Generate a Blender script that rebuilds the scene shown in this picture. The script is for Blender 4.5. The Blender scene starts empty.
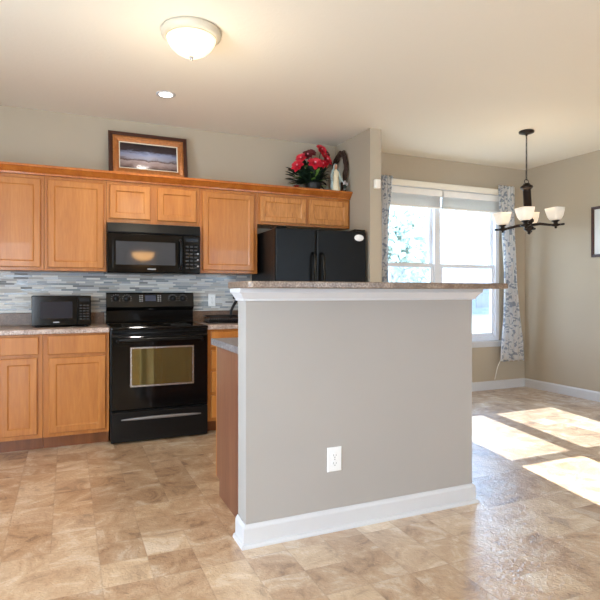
import bpy, bmesh, math, random
from mathutils import Vector, Matrix, noise
PI = math.pi
random.seed(7)
SC = bpy.context.scene
COL = SC.collection

# ------------------------------------------------------------------ camera, sky, sun, exposure
cd = bpy.data.cameras.new('camera'); cam = bpy.data.objects.new('camera', cd); COL.objects.link(cam)
cam.location = (0, 0, 1.189); cam.rotation_euler = (PI/2, 0, -math.radians(23.647))
cd.sensor_width = 36; cd.lens = 530.72/600*36; cd.shift_y = -(300-292.635)/600; cd.clip_start = .05
SC.camera = cam
SC.view_settings.view_transform = 'Standard'; SC.view_settings.look = 'None'
SC.view_settings.gamma = 1; SC.view_settings.use_curve_mapping = False
SC.view_settings.exposure = -0.18
SC.cycles.max_bounces = 10; SC.cycles.diffuse_bounces = 5; SC.cycles.glossy_bounces = 4
SC.cycles.transparent_max_bounces = 16; SC.cycles.caustics_reflective = False; SC.cycles.caustics_refractive = False
SC.cycles.sample_clamp_indirect = 6

w = bpy.data.worlds.new('sky'); SC.world = w; w.use_nodes = True
nt = w.node_tree; nt.nodes.clear()
wo = nt.nodes.new('ShaderNodeOutputWorld'); bg = nt.nodes.new('ShaderNodeBackground')
tc = nt.nodes.new('ShaderNodeTexCoord'); sx = nt.nodes.new('ShaderNodeSeparateXYZ'); rp = nt.nodes.new('ShaderNodeValToRGB')
rp.color_ramp.elements[0].position = .0; rp.color_ramp.elements[0].color = (.56, .77, 1, 1)
rp.color_ramp.elements[1].position = .8; rp.color_ramp.elements[1].color = (.50, .70, 1, 1)
nt.links.new(tc.outputs['Generated'], sx.inputs[0]); nt.links.new(sx.outputs['Z'], rp.inputs[0])
nt.links.new(rp.outputs[0], bg.inputs[0]); bg.inputs[1].default_value = 13
nt.links.new(bg.outputs[0], wo.inputs[0])

def lamp(name, kind, loc, energy, color=(1, 1, 1), **k):
    l = bpy.data.lights.new(name, kind); l.energy = energy; l.color = color
    for a, b in k.items(): setattr(l, a, b)
    o = bpy.data.objects.new(name, l); COL.objects.link(o); o.location = loc
    return o
def aim(o, d): o.rotation_euler = Vector(d).to_track_quat('-Z', 'Y').to_euler()
SUN = lamp('sun', 'SUN', (8, 20, 10), 37, (1, .98, .94), angle=math.radians(.5)); aim(SUN, (-.185, -1, -.652))
# daylight through the glass door on the left; both rear lamps are added fill
o = lamp('daylight_left', 'AREA', (-2.30, 1.2, 1.1), 112, (.72, .85, 1), shape='RECTANGLE', size=1.9, size_y=1.7); aim(o, (1, 0, 0))
o = lamp('rear_fill', 'AREA', (-1.5, -4.36, 1.4), 108, (.95, .97, 1), shape='RECTANGLE', size=1.4, size_y=1.9); aim(o, (0, 1, 0))
o = lamp('rear_fill', 'AREA', (4.3, -4.36, 1.4), 22, (.90, .95, 1), shape='RECTANGLE', size=1.7, size_y=1.9); aim(o, (0, 1, 0))
o = lamp('window_portal', 'AREA', (4.05, 5.2, 1.51), 1, shape='RECTANGLE', size=1.72, size_y=1.84); aim(o, (0, -1, 0)); o.data.cycles.is_portal = True

# ------------------------------------------------------------------ materials
def lin(c): return tuple(((x/12.92) if x <= .04045 else ((x+.055)/1.055)**2.4) for x in (v/255 for v in c))
class NT:
    def __init__(s, m):
        m.use_nodes = True; s.t = m.node_tree; s.t.nodes.clear()
        s.out = s.n('ShaderNodeOutputMaterial')
    def n(s, typ, **k):
        x = s.t.nodes.new(typ)
        for a, b in k.items(): setattr(x, a, b)
        return x
    def l(s, a, b): s.t.links.new(a, b)
    def put(s, sock, v):
        if hasattr(v, 'is_linked'): s.l(v, sock)
        elif v is not None: sock.default_value = v
    def math(s, op, a, b=None, c=None, clamp=False):
        x = s.n('ShaderNodeMath', operation=op, use_clamp=clamp)
        for i, v in enumerate((a, b, c)):
            if v is not None: s.put(x.inputs[i], v)
        return x.outputs[0]
    def mix(s, f, a, b, blend='MIX'):
        x = s.n('ShaderNodeMix', data_type='RGBA', blend_type=blend)
        s.put(x.inputs[0], f)
        for i, v in ((6, a), (7, b)):
            if isinstance(v, tuple): v = (*v[:3], 1)
            s.put(x.inputs[i], v)
        return x.outputs[2]
    def ramp(s, f, stops, interp='LINEAR'):
        x = s.n('ShaderNodeValToRGB'); x.color_ramp.interpolation = interp
        e = x.color_ramp.elements
        while len(e) < len(stops): e.new(.5)
        for i, (p, c) in enumerate(stops): e[i].position = p; e[i].color = (*c, 1)
        s.l(f, x.inputs[0]); return x.outputs[0]
    def coord(s, scale=(1, 1, 1), loc=(0, 0, 0), kind='Object'):
        t = s.n('ShaderNodeTexCoord'); m = s.n('ShaderNodeMapping')
        m.inputs['Scale'].default_value = scale; m.inputs['Location'].default_value = loc
        s.l(t.outputs[kind], m.inputs[0]); return m.outputs[0]
    def noise(s, v, scale, detail=3, rough=.5, dist=0):
        x = s.n('ShaderNodeTexNoise'); x.inputs['Scale'].default_value = scale; x.inputs['Detail'].default_value = detail
        x.inputs['Roughness'].default_value = rough; x.inputs['Distortion'].default_value = dist
        s.put(x.inputs['Vector'], v); return x.outputs['Fac']
    def white(s, v):
        x = s.n('ShaderNodeTexWhiteNoise', noise_dimensions='3D'); s.l(v, x.inputs['Vector']); return x.outputs['Value'], x.outputs['Color']
    def comb(s, a, b, c=0.):
        x = s.n('ShaderNodeCombineXYZ')
        for i, v in enumerate((a, b, c)): s.put(x.inputs[i], v)
        return x.outputs[0]
    def bump(s, h, strength=.2, dist=.01):
        x = s.n('ShaderNodeBump'); x.inputs['Strength'].default_value = strength; x.inputs['Distance'].default_value = dist
        s.l(h, x.inputs['Height']); return x.outputs[0]
    def bsdf(s, color, rough=.5, metal=0, spec=.5, normal=None, trans=0, emit=None, estr=0, coat=0, coat_rough=.03):
        b = s.n('ShaderNodeBsdfPrincipled')
        if isinstance(color, tuple): color = (*color[:3], 1)
        s.put(b.inputs['Base Color'], color); s.put(b.inputs['Roughness'], rough); s.put(b.inputs['Metallic'], metal)
        s.put(b.inputs['Specular IOR Level'], spec); s.put(b.inputs['Normal'], normal) if normal is not None else None
        b.inputs['Transmission Weight'].default_value = trans; b.inputs['Coat Weight'].default_value = coat; b.inputs['Coat Roughness'].default_value = coat_rough
        if coat_rough > .1: s.put(b.inputs['Coat Normal'], normal)
        if emit: b.inputs['Emission Color'].default_value = (*emit, 1); b.inputs['Emission Strength'].default_value = estr
        s.l(b.outputs[0], s.out.inputs[0]); return b
M = {}
def new(name):
    m = bpy.data.materials.new(name); M[name] = m; return NT(m)
def flat(name, rgb, rough=.5, metal=0, spec=.5, emit=None, estr=0, var=.06, vscale=18, bump=0, coat=0):
    t = new(name); c = lin(rgb); v = t.coord()
    n = t.noise(v, vscale, 4)
    col = t.ramp(n, [(.25, tuple(x*(1-var) for x in c)), (.75, tuple(min(1, x*(1+var)) for x in c))])
    nm = t.bump(t.noise(v, 320, 2), bump, .002) if bump else None
    t.bsdf(col, rough, metal, spec, nm, emit=emit, estr=estr, coat=coat)
flat('wall_paint', (176, 163, 143), .75, spec=.25, var=.02, vscale=2, bump=.12)
flat('knee_paint', (166, 160, 153), .7, spec=.3, var=.02, vscale=2, bump=.12)
flat('white_trim', (202, 201, 201), .4, var=.015)
flat('white_vinyl', (225, 228, 234), .35, var=.01)
flat('black_gloss', (9, 9, 9), .10, spec=.35, var=.1)
flat('black_satin', (12, 12, 12), .28, spec=.28, var=.1)
flat('black_fridge', (14, 14, 14), .32, spec=.2, var=.1, bump=.25)
flat('dark_glass', (9, 9, 10), .03, spec=.9, var=.05)
flat('smoke_glass', (62, 64, 68), .05, spec=.6, var=.05)
flat('small_glass', (38, 40, 48), .06, spec=.5, var=.05)
flat('oven_glass', (128, 116, 72), .04, metal=.75, var=.03)
flat('grey_print', (150, 150, 150), .4, var=.03)
flat('silver', (200, 200, 202), .25, metal=.9, var=.03)
flat('display_blue', (48, 57, 78), .15, var=.05)
flat('display_dark', (22, 28, 36), .15, var=.05)
flat('handle_grey', (128, 124, 122), .35, metal=.3, var=.03)
flat('pan_cream', (206, 197, 178), .5, var=.02)
flat('badge_white', (232, 232, 230), .4, var=.02)
flat('cream_rod', (232, 226, 212), .45, var=.02)
flat('bronze', (38, 29, 25), .32, metal=.7, var=.15)
flat('white_plastic', (232, 232, 230), .35, var=.01)
flat('slot_dark', (40, 38, 36), .6)
flat('blind_vinyl', (238, 236, 232), .5, var=.02)
flat('leaf_dark', (24, 42, 26), .45, var=.35, vscale=30)
flat('leaf_light', (105, 140, 62), .5, var=.3, vscale=30)
flat('petal_red', (206, 34, 54), .55, var=.25, vscale=40)
flat('petal_dark', (96, 20, 26), .6, var=.25, vscale=40)
flat('petal_pink', (238, 150, 160), .55, var=.15, vscale=40)
flat('petal_white', (230, 222, 220), .6, var=.1, vscale=40)
flat('pot_dark', (26, 26, 22), .5)
flat('twig', (66, 44, 32), .8, var=.3, vscale=60)
flat('statue_robe', (222, 208, 176), .5, var=.06)
flat('statue_mantle', (160, 178, 176), .5, var=.08)
flat('statue_skin', (190, 138, 106), .5)
flat('statue_veil', (150, 104, 74), .5)
flat('gold_frame', (166, 104, 52), .35, metal=.25, var=.25, vscale=45)
flat('dark_frame', (62, 30, 16), .35, var=.25, vscale=30)
flat('mat_board', (214, 216, 214), .7, var=.02)
flat('lip_pale', (222, 212, 190), .45, var=.03)
flat('siding', (92, 108, 130), .7, var=.03)
flat('roofing', (150, 150, 158), .8, var=.1)
flat('lawn', (130, 130, 116), .95, spec=.1, var=.2, vscale=3)
flat('bark', (92, 78, 64), .9, spec=.1, var=.2)
flat('foliage', (196, 206, 196), .8, spec=.2, var=.25, vscale=2)
flat('rack_dark', (30, 26, 26), .3, metal=.4, var=.2)
flat('pendant_metal', (60, 46, 34), .4, metal=.6)

def wood(name, dark, mid, light, rough=.34, scale=1.0, figure=1.0):
    t = new(name)
    v = t.coord((9*scale, 9*scale, .9*scale))
    oi = t.n('ShaderNodeObjectInfo'); off = t.n('ShaderNodeVectorMath', operation='ADD')
    t.l(v, off.inputs[0]); r3 = t.math('MULTIPLY', oi.outputs['Random'], 37.); t.l(t.comb(r3, r3, r3), off.inputs[1])
    v = off.outputs[0]
    n1 = t.noise(v, 1.1, 5, .6, 1.2*figure); n2 = t.noise(v, 9, 3, .55, .3)
    f = t.math('ADD', t.math('MULTIPLY', n1, .72), t.math('MULTIPLY', n2, .28))
    col = t.ramp(f, [(.30, lin(dark)), (.5, lin(mid)), (.70, lin(light))])
    t.bsdf(col, rough, spec=.4, normal=t.bump(n2, .06, .002), coat=.08)
wood('maple', (156, 92, 38), (175, 110, 50), (190, 126, 64), figure=.7)
wood('maple_frame', (150, 86, 34), (168, 103, 44), (182, 118, 56), figure=.5)
wood('crown_wood', (146, 76, 22), (172, 96, 34), (190, 116, 50), figure=.5)
wood('oak_figured', (140, 84, 36), (190, 124, 62), (210, 146, 84), scale=2.0, figure=2.6)
wood('panel_brown', (104, 66, 48), (122, 80, 58), (134, 92, 68), rough=.4, figure=.4)
wood('toe_wood', (96, 52, 22), (116, 64, 28), (130, 76, 36))
wood('picture_wood', (86, 44, 20), (122, 66, 32), (150, 88, 46), scale=2)

# ceiling: lightly textured paint
t = new('ceiling_paint'); v = t.coord()
t.bsdf(lin((234, 227, 212)), .85, spec=.15, normal=t.bump(t.noise(v, 38, 4, .6), .25, .006))

# granite-look laminate
def granite(name, stops, scale=120, rough=.3):
    t = new(name); v = t.coord()
    n = t.noise(v, scale, 3, .7); n2 = t.noise(v, scale*.18, 3, .6)
    f = t.math('ADD', t.math('MULTIPLY', n, .65), t.math('MULTIPLY', n2, .35))
    t.bsdf(t.ramp(f, [(p, lin(c)) for p, c in stops]), rough, spec=.45)
granite('counter_laminate', [(.32, (96, 78, 70)), (.46, (160, 138, 126)), (.56, (190, 170, 158)), (.68, (220, 206, 196))])
granite('splash_laminate', [(.32, (54, 42, 34)), (.46, (98, 72, 52)), (.56, (114, 86, 64)), (.68, (140, 112, 88))])
granite('peninsula_laminate', [(.32, (62, 60, 62)), (.46, (108, 106, 108)), (.56, (134, 132, 134)), (.68, (172, 172, 176))])
granite('bar_laminate', [(.32, (52, 40, 32)), (.46, (112, 92, 76)), (.56, (142, 122, 104)), (.68, (186, 168, 148))])

# modular slate-look vinyl floor
t = new('floor_vinyl'); tcn = t.n('ShaderNodeTexCoord'); sep = t.n('ShaderNodeSeparateXYZ'); t.l(tcn.outputs['Object'], sep.inputs[0])
S = .40
v0 = t.math('DIVIDE', t.math('ADD', sep.outputs['Y'], 10.13), S); row = t.math('FLOOR', v0)
u0 = t.math('ADD', t.math('DIVIDE', t.math('ADD', sep.outputs['X'], 10.07), S), t.math('MULTIPLY', t.math('MODULO', row, 2.), .5))
colm = t.math('FLOOR', u0); fu = t.math('FRACT', u0); fv = t.math('FRACT', v0)
h1, hc = t.white(t.comb(colm, row, .5))
sx2 = t.math('ADD', t.math('GREATER_THAN', h1, .42), 1.)
sy2 = t.math('ADD', t.math('MULTIPLY', t.math('LESS_THAN', t.math('ABSOLUTE', t.math('SUBTRACT', h1, .52)), .28), 1.), 1.)
au = t.math('MULTIPLY', fu, sx2); av = t.math('MULTIPLY', fv, sy2)
idv = t.comb(t.math('ADD', t.math('MULTIPLY', colm, 2.), t.math('FLOOR', au)), t.math('ADD', t.math('MULTIPLY', row, 2.), t.math('FLOOR', av)), 3.)
h2, hcol = t.white(idv)
bu = t.math('FRACT', au); bv = t.math('FRACT', av)
eu = t.math('DIVIDE', t.math('MINIMUM', bu, t.math('SUBTRACT', 1., bu)), sx2)
ev = t.math('DIVIDE', t.math('MINIMUM', bv, t.math('SUBTRACT', 1., bv)), sy2)
edge = t.math('MINIMUM', eu, ev)
grout = t.math('LESS_THAN', edge, .009)
offv = t.n('ShaderNodeVectorMath', operation='MULTIPLY_ADD'); t.l(hcol, offv.inputs[0]); offv.inputs[1].default_value = (9, 9, 9); t.l(tcn.outputs['Object'], offv.inputs[2])
vein = t.noise(offv.outputs[0], 5.2, 8, .68, .8); fine = t.noise(offv.outputs[0], 22, 4, .6)
base = t.ramp(h2, [(0, lin((146, 110, 78))), (.2, lin((198, 164, 126))), (.4, lin((168, 132, 98))), (.6, lin((226, 200, 164))), (.8, lin((180, 146, 112))), (1, lin((242, 222, 192)))])
vcol = t.ramp(vein, [(.36, lin((108, 74, 48))), (.44, lin((190, 152, 114))), (.54, lin((218, 188, 152))), (.62, lin((248, 232, 208)))])
c1 = t.mix(.5, base, vcol); c1 = t.mix(t.math('MULTIPLY', fine, .14), c1, lin((120, 88, 62)))
c1 = t.mix(t.math('MULTIPLY', grout, .22), c1, lin((140, 110, 84)))
hb = t.math('SUBTRACT', t.math('ADD', t.math('MULTIPLY', t.noise(tcn.outputs['Object'], 48, 3, .6, .8), .9), t.math('MULTIPLY', vein, .5)), t.math('MULTIPLY', grout, .35))
t.bsdf(c1, t.math('ADD', .40, t.math('MULTIPLY', fine, .12)), spec=.8, normal=t.bump(hb, .55, .008), coat=1.0, coat_rough=.22)
for nd in M['floor_vinyl'].node_tree.nodes:
    if nd.type == 'BSDF_PRINCIPLED': nd.inputs['Coat IOR'].default_value = 1.8

# linear mosaic glass and stone backsplash
t = new('mosaic_tile'); tcn = t.n('ShaderNodeTexCoord'); sep = t.n('ShaderNodeSeparateXYZ'); t.l(tcn.outputs['Object'], sep.inputs[0])
v0 = t.math('DIVIDE', sep.outputs['Z'], .0165); row = t.math('FLOOR', v0)
rh, rc = t.white(t.comb(row, 3.3, 1.))
wid = t.math('ADD', .07, t.math('MULTIPLY', rh, .13))
u0 = t.math('ADD', t.math('DIVIDE', t.math('ADD', sep.outputs['X'], 5.), wid), t.math('MULTIPLY', rh, 7.3)); cc = t.math('FLOOR', u0)
h, hc = t.white(t.comb(cc, row, 2.))
fu = t.math('FRACT', u0); fv = t.math('FRACT', v0)
e1 = t.math('LESS_THAN', t.math('MULTIPLY', t.math('MINIMUM', fu, t.math('SUBTRACT', 1., fu)), wid), .0012)
e2 = t.math('LESS_THAN', t.math('MINIMUM', fv, t.math('SUBTRACT', 1., fv)), .07)
g = t.math('MAXIMUM', e1, e2)
colr = t.ramp(h, [(0, lin((132, 138, 140))), (.14, lin((170, 170, 166))), (.30, lin((198, 194, 186))), (.46, lin((216, 211, 200))), (.60, lin((150, 152, 154))), (.72, lin((170, 162, 150))), (.84, lin((204, 204, 202))), (.95, lin((104, 102, 100)))], 'CONSTANT')
colr = t.mix(t.math('MULTIPLY', t.noise(t.coord((30, 30, 160)), 1, 3), .3), colr, lin((120, 124, 130)))
t.bsdf(t.mix(g, colr, lin((176, 174, 170))), t.math('ADD', .18, t.math('MULTIPLY', h, .3)), spec=.5, normal=t.bump(t.math('SUBTRACT', t.math('MULTIPLY', h, .5), g), .3, .003))

# curtain: white cloth, blue-grey damask
t = new('curtain_cloth'); v = t.coord((1, .15, 1)); n = t.n('ShaderNodeTexNoise'); n.inputs['Scale'].default_value = 13; n.inputs['Detail'].default_value = 4; n.inputs['Distortion'].default_value = 1.6
t.l(v, n.inputs['Vector'])
vo = t.n('ShaderNodeTexVoronoi', feature='DISTANCE_TO_EDGE'); vo.inputs['Scale'].default_value = 8; t.l(v, vo.inputs['Vector'])
pat = t.math('MULTIPLY', t.math('GREATER_THAN', n.outputs['Fac'], .52), t.math('GREATER_THAN', vo.outputs['Distance'], .05))
cc = t.mix(pat, lin((234, 233, 232)), lin((172, 179, 190)))
b = t.bsdf(cc, .85, spec=.15)
tr = t.n('ShaderNodeBsdfTranslucent'); t.l(cc, tr.inputs[0]); mx = t.n('ShaderNodeMixShader'); mx.inputs[0].default_value = .6
t.l(b.outputs[0], mx.inputs[1]); t.l(tr.outputs[0], mx.inputs[2]); t.l(mx.outputs[0], t.out.inputs[0])

def thin_glass(name, tint, haze=0., hazecol=(.8, .85, .9), refl=.06):
    t = new(name)
    a = t.n('ShaderNodeBsdfTransparent'); a.inputs[0].default_value = (*tint, 1)
    g = t.n('ShaderNodeBsdfGlossy'); g.inputs['Roughness'].default_value = .02
    m = t.n('ShaderNodeMixShader'); m.inputs[0].default_value = refl
    t.l(a.outputs[0], m.inputs[1]); t.l(g.outputs[0], m.inputs[2]); last = m.outputs[0]
    if haze:
        d = t.n('ShaderNodeBsdfDiffuse'); d.inputs[0].default_value = (*hazecol, 1)
        dt = t.n('ShaderNodeBsdfTranslucent'); dt.inputs[0].default_value = (*hazecol, 1)
        ad = t.n('ShaderNodeMixShader'); ad.inputs[0].default_value = .6; t.l(d.outputs[0], ad.inputs[1]); t.l(dt.outputs[0], ad.inputs[2])
        m2 = t.n('ShaderNodeMixShader'); m2.inputs[0].default_value = haze
        t.l(last, m2.inputs[1]); t.l(ad.outputs[0], m2.inputs[2]); last = m2.outputs[0]
    t.l(last, t.out.inputs[0])
thin_glass('pane_glass', (.96, .98, 1))
thin_glass('insect_screen', (.82, .86, .9), .10, (.4, .44, .5), .0)
def glow(name, col, estr, rough=.3, alb=(235, 228, 215)):
    t = new(name); t.bsdf(lin(alb), rough, emit=col, estr=estr)
glow('bowl_glow', (1, .86, .62), 1.15, alb=(214, 204, 184))
glow('shade_glow_warm', (1, .82, .60), .34)
glow('shade_glow_dim', (1, .84, .66), .05)
glow('can_glow', (1, .96, .92), 9)
glow('pendant_glow', (1, .50, .14), 16)

# picture: a plain misty lake scene
t = new('painting'); tcn = t.n('ShaderNodeTexCoord'); sep = t.n('ShaderNodeSeparateXYZ'); t.l(tcn.outputs['Generated'], sep.inputs[0])
ny = t.noise(t.coord((1, 1, 1), kind='Generated'), 7, 5, .6, .4)
yy = t.math('ADD', sep.outputs['Z'], t.math('MULTIPLY', t.math('SUBTRACT', ny, .5), .34))
cc = t.ramp(yy, [(0, lin((88, 70, 66))), (.14, lin((160, 138, 132))), (.28, lin((190, 172, 168))), (.34, lin((104, 84, 76))), (.44, lin((176, 176, 190))), (.58, lin((160, 170, 200))), (.74, lin((58, 52, 56))), (1, lin((34, 28, 30)))])
xx = t.math('ABSOLUTE', t.math('SUBTRACT', sep.outputs['X'], .5))
cc = t.mix(t.math('MULTIPLY', t.math('SMOOTHSTEP', .30, .5, xx) if False else t.math('MULTIPLY', xx, 1.2), .8), cc, lin((54, 34, 32)))
t.bsdf(cc, .12, spec=.5)
t = new('print_pale'); t.bsdf(t.ramp(t.noise(t.coord(), 9, 4), [(.3, lin((206, 210, 212))), (.7, lin((226, 226, 222)))]), .3)

# ------------------------------------------------------------------ mesh helpers
class MB:
    def __init__(s): s.v = []; s.f = []; s.sm = []
    def add(s, vs, fs, smooth=False):
        b = len(s.v); s.v += [tuple(x) for x in vs]; s.f += [tuple(i+b for i in f) for f in fs]; s.sm += [smooth]*len(fs); return s
    def box(s, x0, x1, y0, y1, z0, z1):
        return s.add([(x, y, z) for z in (z0, z1) for y in (y0, y1) for x in (x0, x1)],
                     [(0, 2, 3, 1), (4, 5, 7, 6), (0, 1, 5, 4), (2, 6, 7, 3), (0, 4, 6, 2), (1, 3, 7, 5)])
    def prism(s, prof, a0, a1, axis='x'):   # prof: closed polygon in the two other axes
        n = len(prof)
        def P(a, p):
            return (a, p[0], p[1]) if axis == 'x' else ((p[0], a, p[1]) if axis == 'y' else (p[0], p[1], a))
        vs = [P(a0, p) for p in prof]+[P(a1, p) for p in prof]
        fs = [tuple(range(n)), tuple(range(2*n-1, n-1, -1))]+[(i, i+n, (i+1) % n+n, (i+1) % n) for i in range(n)]
        return s.add(vs, fs)
    def rings(s, rings, smooth=False, cap=True, loop=False):
        n = len(rings[0]); vs = [p for r in rings for p in r]; fs = []
        m = len(rings)
        for k in range(m if loop else m-1):
            for i in range(n):
                j = (i+1) % n; k2 = (k+1) % m
                fs.append((k*n+i, k*n+j, k2*n+j, k2*n+i))
        if cap and not loop: fs += [tuple(range(n-1, -1, -1)), tuple((m-1)*n+i for i in range(n))]
        return s.add(vs, fs, smooth)
    def lathe(s, prof, c, seg=32, smooth=True, axis='z', squash=1, cap=True):
        R = []
        for r, h in prof:
            ring = []
            for i in range(seg):
                a = 2*PI*i/seg; p = (r*math.cos(a), r*math.sin(a)*squash, h)
                if axis == 'y': p = (p[0], p[2], p[1])
                if axis == 'x': p = (p[2], p[0], p[1])
                ring.append((c[0]+p[0], c[1]+p[1], c[2]+p[2]))
            R.append(ring)
        return s.rings(R, smooth, cap)
    def tube(s, pts, r, seg=10, smooth=True, closed=False):
        pts = [Vector(p) for p in pts]; n = len(pts); R = []; up = None
        for i, p in enumerate(pts):
            a = pts[(i-1) % n] if (closed or i > 0) else p; b = pts[(i+1) % n] if (closed or i < n-1) else p
            d = (b-a).normalized()
            if up is None:
                up = Vector((0, 0, 1)) if abs(d.z) < .9 else Vector((1, 0, 0))
            x = d.cross(up).normalized(); y = x.cross(d).normalized(); up = y
            rr = r[i] if isinstance(r, (list, tuple)) else r
            R.append([tuple(p+x*rr*math.cos(2*PI*k/seg)+y*rr*math.sin(2*PI*k/seg)) for k in range(seg)])
        return s.rings(R, smooth, True, closed)
    def sphere(s, c, r, seg=16, sq=(1, 1, 1)):
        R = []
        for k in range(1, 10):
            a = PI*k/10
            R.append([(c[0]+sq[0]*r*math.sin(a)*math.cos(2*PI*i/seg), c[1]+sq[1]*r*math.sin(a)*math.sin(2*PI*i/seg), c[2]-sq[2]*r*math.cos(a)) for i in range(seg)])
        return s.rings(R, True)
    def xf(s, mtx, start=0):
        s.v[start:] = [tuple(mtx @ Vector(p)) for p in s.v[start:]]; return s
ORG = {}
def build(name, mb, mat, parent=None, bevel=0, seg=2, weld=False):
    org = ORG[parent.name] if parent else Vector((0, 0, 0))
    me = bpy.data.meshes.new(name)
    me.from_pydata([tuple(Vector(p)-org) for p in mb.v], [], mb.f)
    for p, sflag in zip(me.polygons, mb.sm): p.use_smooth = sflag
    bm = bmesh.new(); bm.from_mesh(me)
    if weld: bmesh.ops.remove_doubles(bm, verts=bm.verts, dist=1e-5)
    bmesh.ops.recalc_face_normals(bm, faces=bm.faces)
    if bevel:
        ed = [e for e in bm.edges if len(e.link_faces) == 2 and e.calc_face_angle(0) > .6]
        bmesh.ops.bevel(bm, geom=ed, offset=bevel, segments=seg, profile=.5, affect='EDGES', clamp_overlap=True)
    bm.to_mesh(me); bm.free()
    me.materials.append(M[mat])
    o = bpy.data.objects.new(name, me); COL.objects.link(o)
    if parent: o.parent = parent
    ORG[o.name] = org
    return o
def tag(o, label=None, cat=None, group=None, kind=None):
    if label: o['label'] = label
    if cat: o['category'] = cat
    if group: o['group'] = group
    if kind: o['kind'] = kind
    return o
def thing(name, loc, label, cat, group=None):
    o = bpy.data.objects.new(name, None); COL.objects.link(o); o.location = loc; o.empty_display_size = .1
    ORG[o.name] = Vector(loc); return tag(o, label, cat, group)
def structure(name, mb, mat, parent=None, **k):
    o = build(name, mb, mat, parent, **k)
    if not parent: o['kind'] = 'structure'
    return o
def B(x0, x1, y0, y1, z0, z1): return MB().box(x0, x1, y0, y1, z0, z1)

# recessed-panel door facing -y (s=-1) or +y (s=+1)
def door_mb(x0, x1, yb, z0, z1, s=-1, th=.019, rail=.047, panel=True):
    yf = yb+s*th
    def R(d, y): return [(x0+d, y, z0+d), (x1-d, y, z0+d), (x1-d, y, z1-d), (x0+d, y, z1-d)]
    rs = [R(0, yb), R(0, yf-s*.005), R(.005, yf)]
    if panel: rs += [R(rail, yf), R(rail+.006, yf-s*.004), R(rail+.010, yf-s*.007)]
    return MB().rings(rs)

# ------------------------------------------------------------------ room shell
YW = 5.03; XR = 5.319; H = 2.746; XL = -2.4; YB = -4.5; T = .16
structure('floor', B(XL-T, XR+T, YB-T, YW+T, -.12, 0), 'floor_vinyl')
structure('ceiling', B(XL-T, XR+T, YB-T, YW+T, H, H+.14), 'ceiling_paint')
def wall_hole(a0, a1, z0, z1, holes, t0, t1, axis):
    xs = sorted({a0, a1}|{h[0] for h in holes}|{h[1] for h in holes}); zs = sorted({z0, z1}|{h[2] for h in holes}|{h[3] for h in holes})
    inh = lambda i, k: any(h[0] <= (xs[i]+xs[i+1])/2 <= h[1] and h[2] <= (zs[k]+zs[k+1])/2 <= h[3] for h in holes) if 0 <= i < len(xs)-1 and 0 <= k < len(zs)-1 else True
    def P(a, t, z): return (a, t, z) if axis == 'x' else (t, a, z)
    m = MB()
    for i in range(len(xs)-1):
        for k in range(len(zs)-1):
            if inh(i, k): continue
            for tt in (t0, t1):
                m.add([P(xs[i], tt, zs[k]), P(xs[i+1], tt, zs[k]), P(xs[i+1], tt, zs[k+1]), P(xs[i], tt, zs[k+1])], [(0, 1, 2, 3)])
            for di, dk, pa, pb in ((-1, 0, (xs[i], zs[k]), (xs[i], zs[k+1])), (1, 0, (xs[i+1], zs[k]), (xs[i+1], zs[k+1])), (0, -1, (xs[i], zs[k]), (xs[i+1], zs[k])), (0, 1, (xs[i], zs[k+1]), (xs[i+1], zs[k+1]))):
                if inh(i+di, k+dk):
                    m.add([P(pa[0], t0, pa[1]), P(pb[0], t0, pb[1]), P(pb[0], t1, pb[1]), P(pa[0], t1, pa[1])], [(0, 1, 2, 3)])
    return m
WX0, WX1, WZ0, WZ1 = 3.195, 4.90, .60, 2.42
structure('wall_back', wall_hole(XL-T, XR+T, 0, H, [(WX0, WX1, WZ0, WZ1)], YW, YW+T, 'x'), 'wall_paint', weld=True)
structure('wall_right', B(XR, XR+T, YB, YW, 0, H), 'wall_paint')
structure('wall_left', wall_hole(YB, YW, 0, H, [(.25, 2.15, .02, 2.05)], XL-T, XL, 'y'), 'wall_paint', weld=True)
structure('wall_rear', wall_hole(XL-T, XR+T, 0, H, [(-2.25, -.75, .4, 2.4), (3.4, 5.2, .4, 2.4)], YB-T, YB, 'x'), 'wall_paint', weld=True)
structure('wall_alcove', B(2.617, 2.74, 4.328, YW, 0, H), 'wall_paint')
KX0, KX1, KY0, KY1 = .764, 2.108, 2.374, 2.498
structure('wall_knee', B(KX0, KX1, KY0, KY1, 0, 1.209), 'knee_paint')

def skirt(offs):   # three-sided moulding (left, front, right) around the knee wall
    return MB().rings([[(KX0-o, KY1, z), (KX0-o, KY0-o, z), (KX1+o, KY0-o, z), (KX1+o, KY1, z)] for o, z in offs])
structure('baseboard_knee', skirt([(.028, 0), (.028, .008), (.024, .016), (.015, .021), (.0145, .088), (.010, .098), (.004, .105)]), 'white_trim')
structure('trim_1', skirt([(.004, 1.149), (.014, 1.151), (.015, 1.160), (.020, 1.166), (.030, 1.180), (.034, 1.186), (.042, 1.189), (.042, 1.209)]), 'white_trim')
def base_prof(y, s): return [(y, 0), (y+s*.016, 0), (y+s*.016, .088), (y+s*.009, .1), (y+s*.004, .105), (y, .105)]
structure('baseboard_back', MB().prism(base_prof(YW, -1), 2.74, XR, 'x'), 'white_trim')
structure('baseboard_right', MB().prism([(XR-(p[0]-YW)*1, p[1]) for p in base_prof(YW, 1)], YB, YW-.016, 'y'), 'white_trim')
# mosaic backsplash on the kitchen wall
structure('wall_backsplash', B(-1.12, 1.655, YW-.012, YW-.001, .95, 1.40), 'mosaic_tile')

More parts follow.
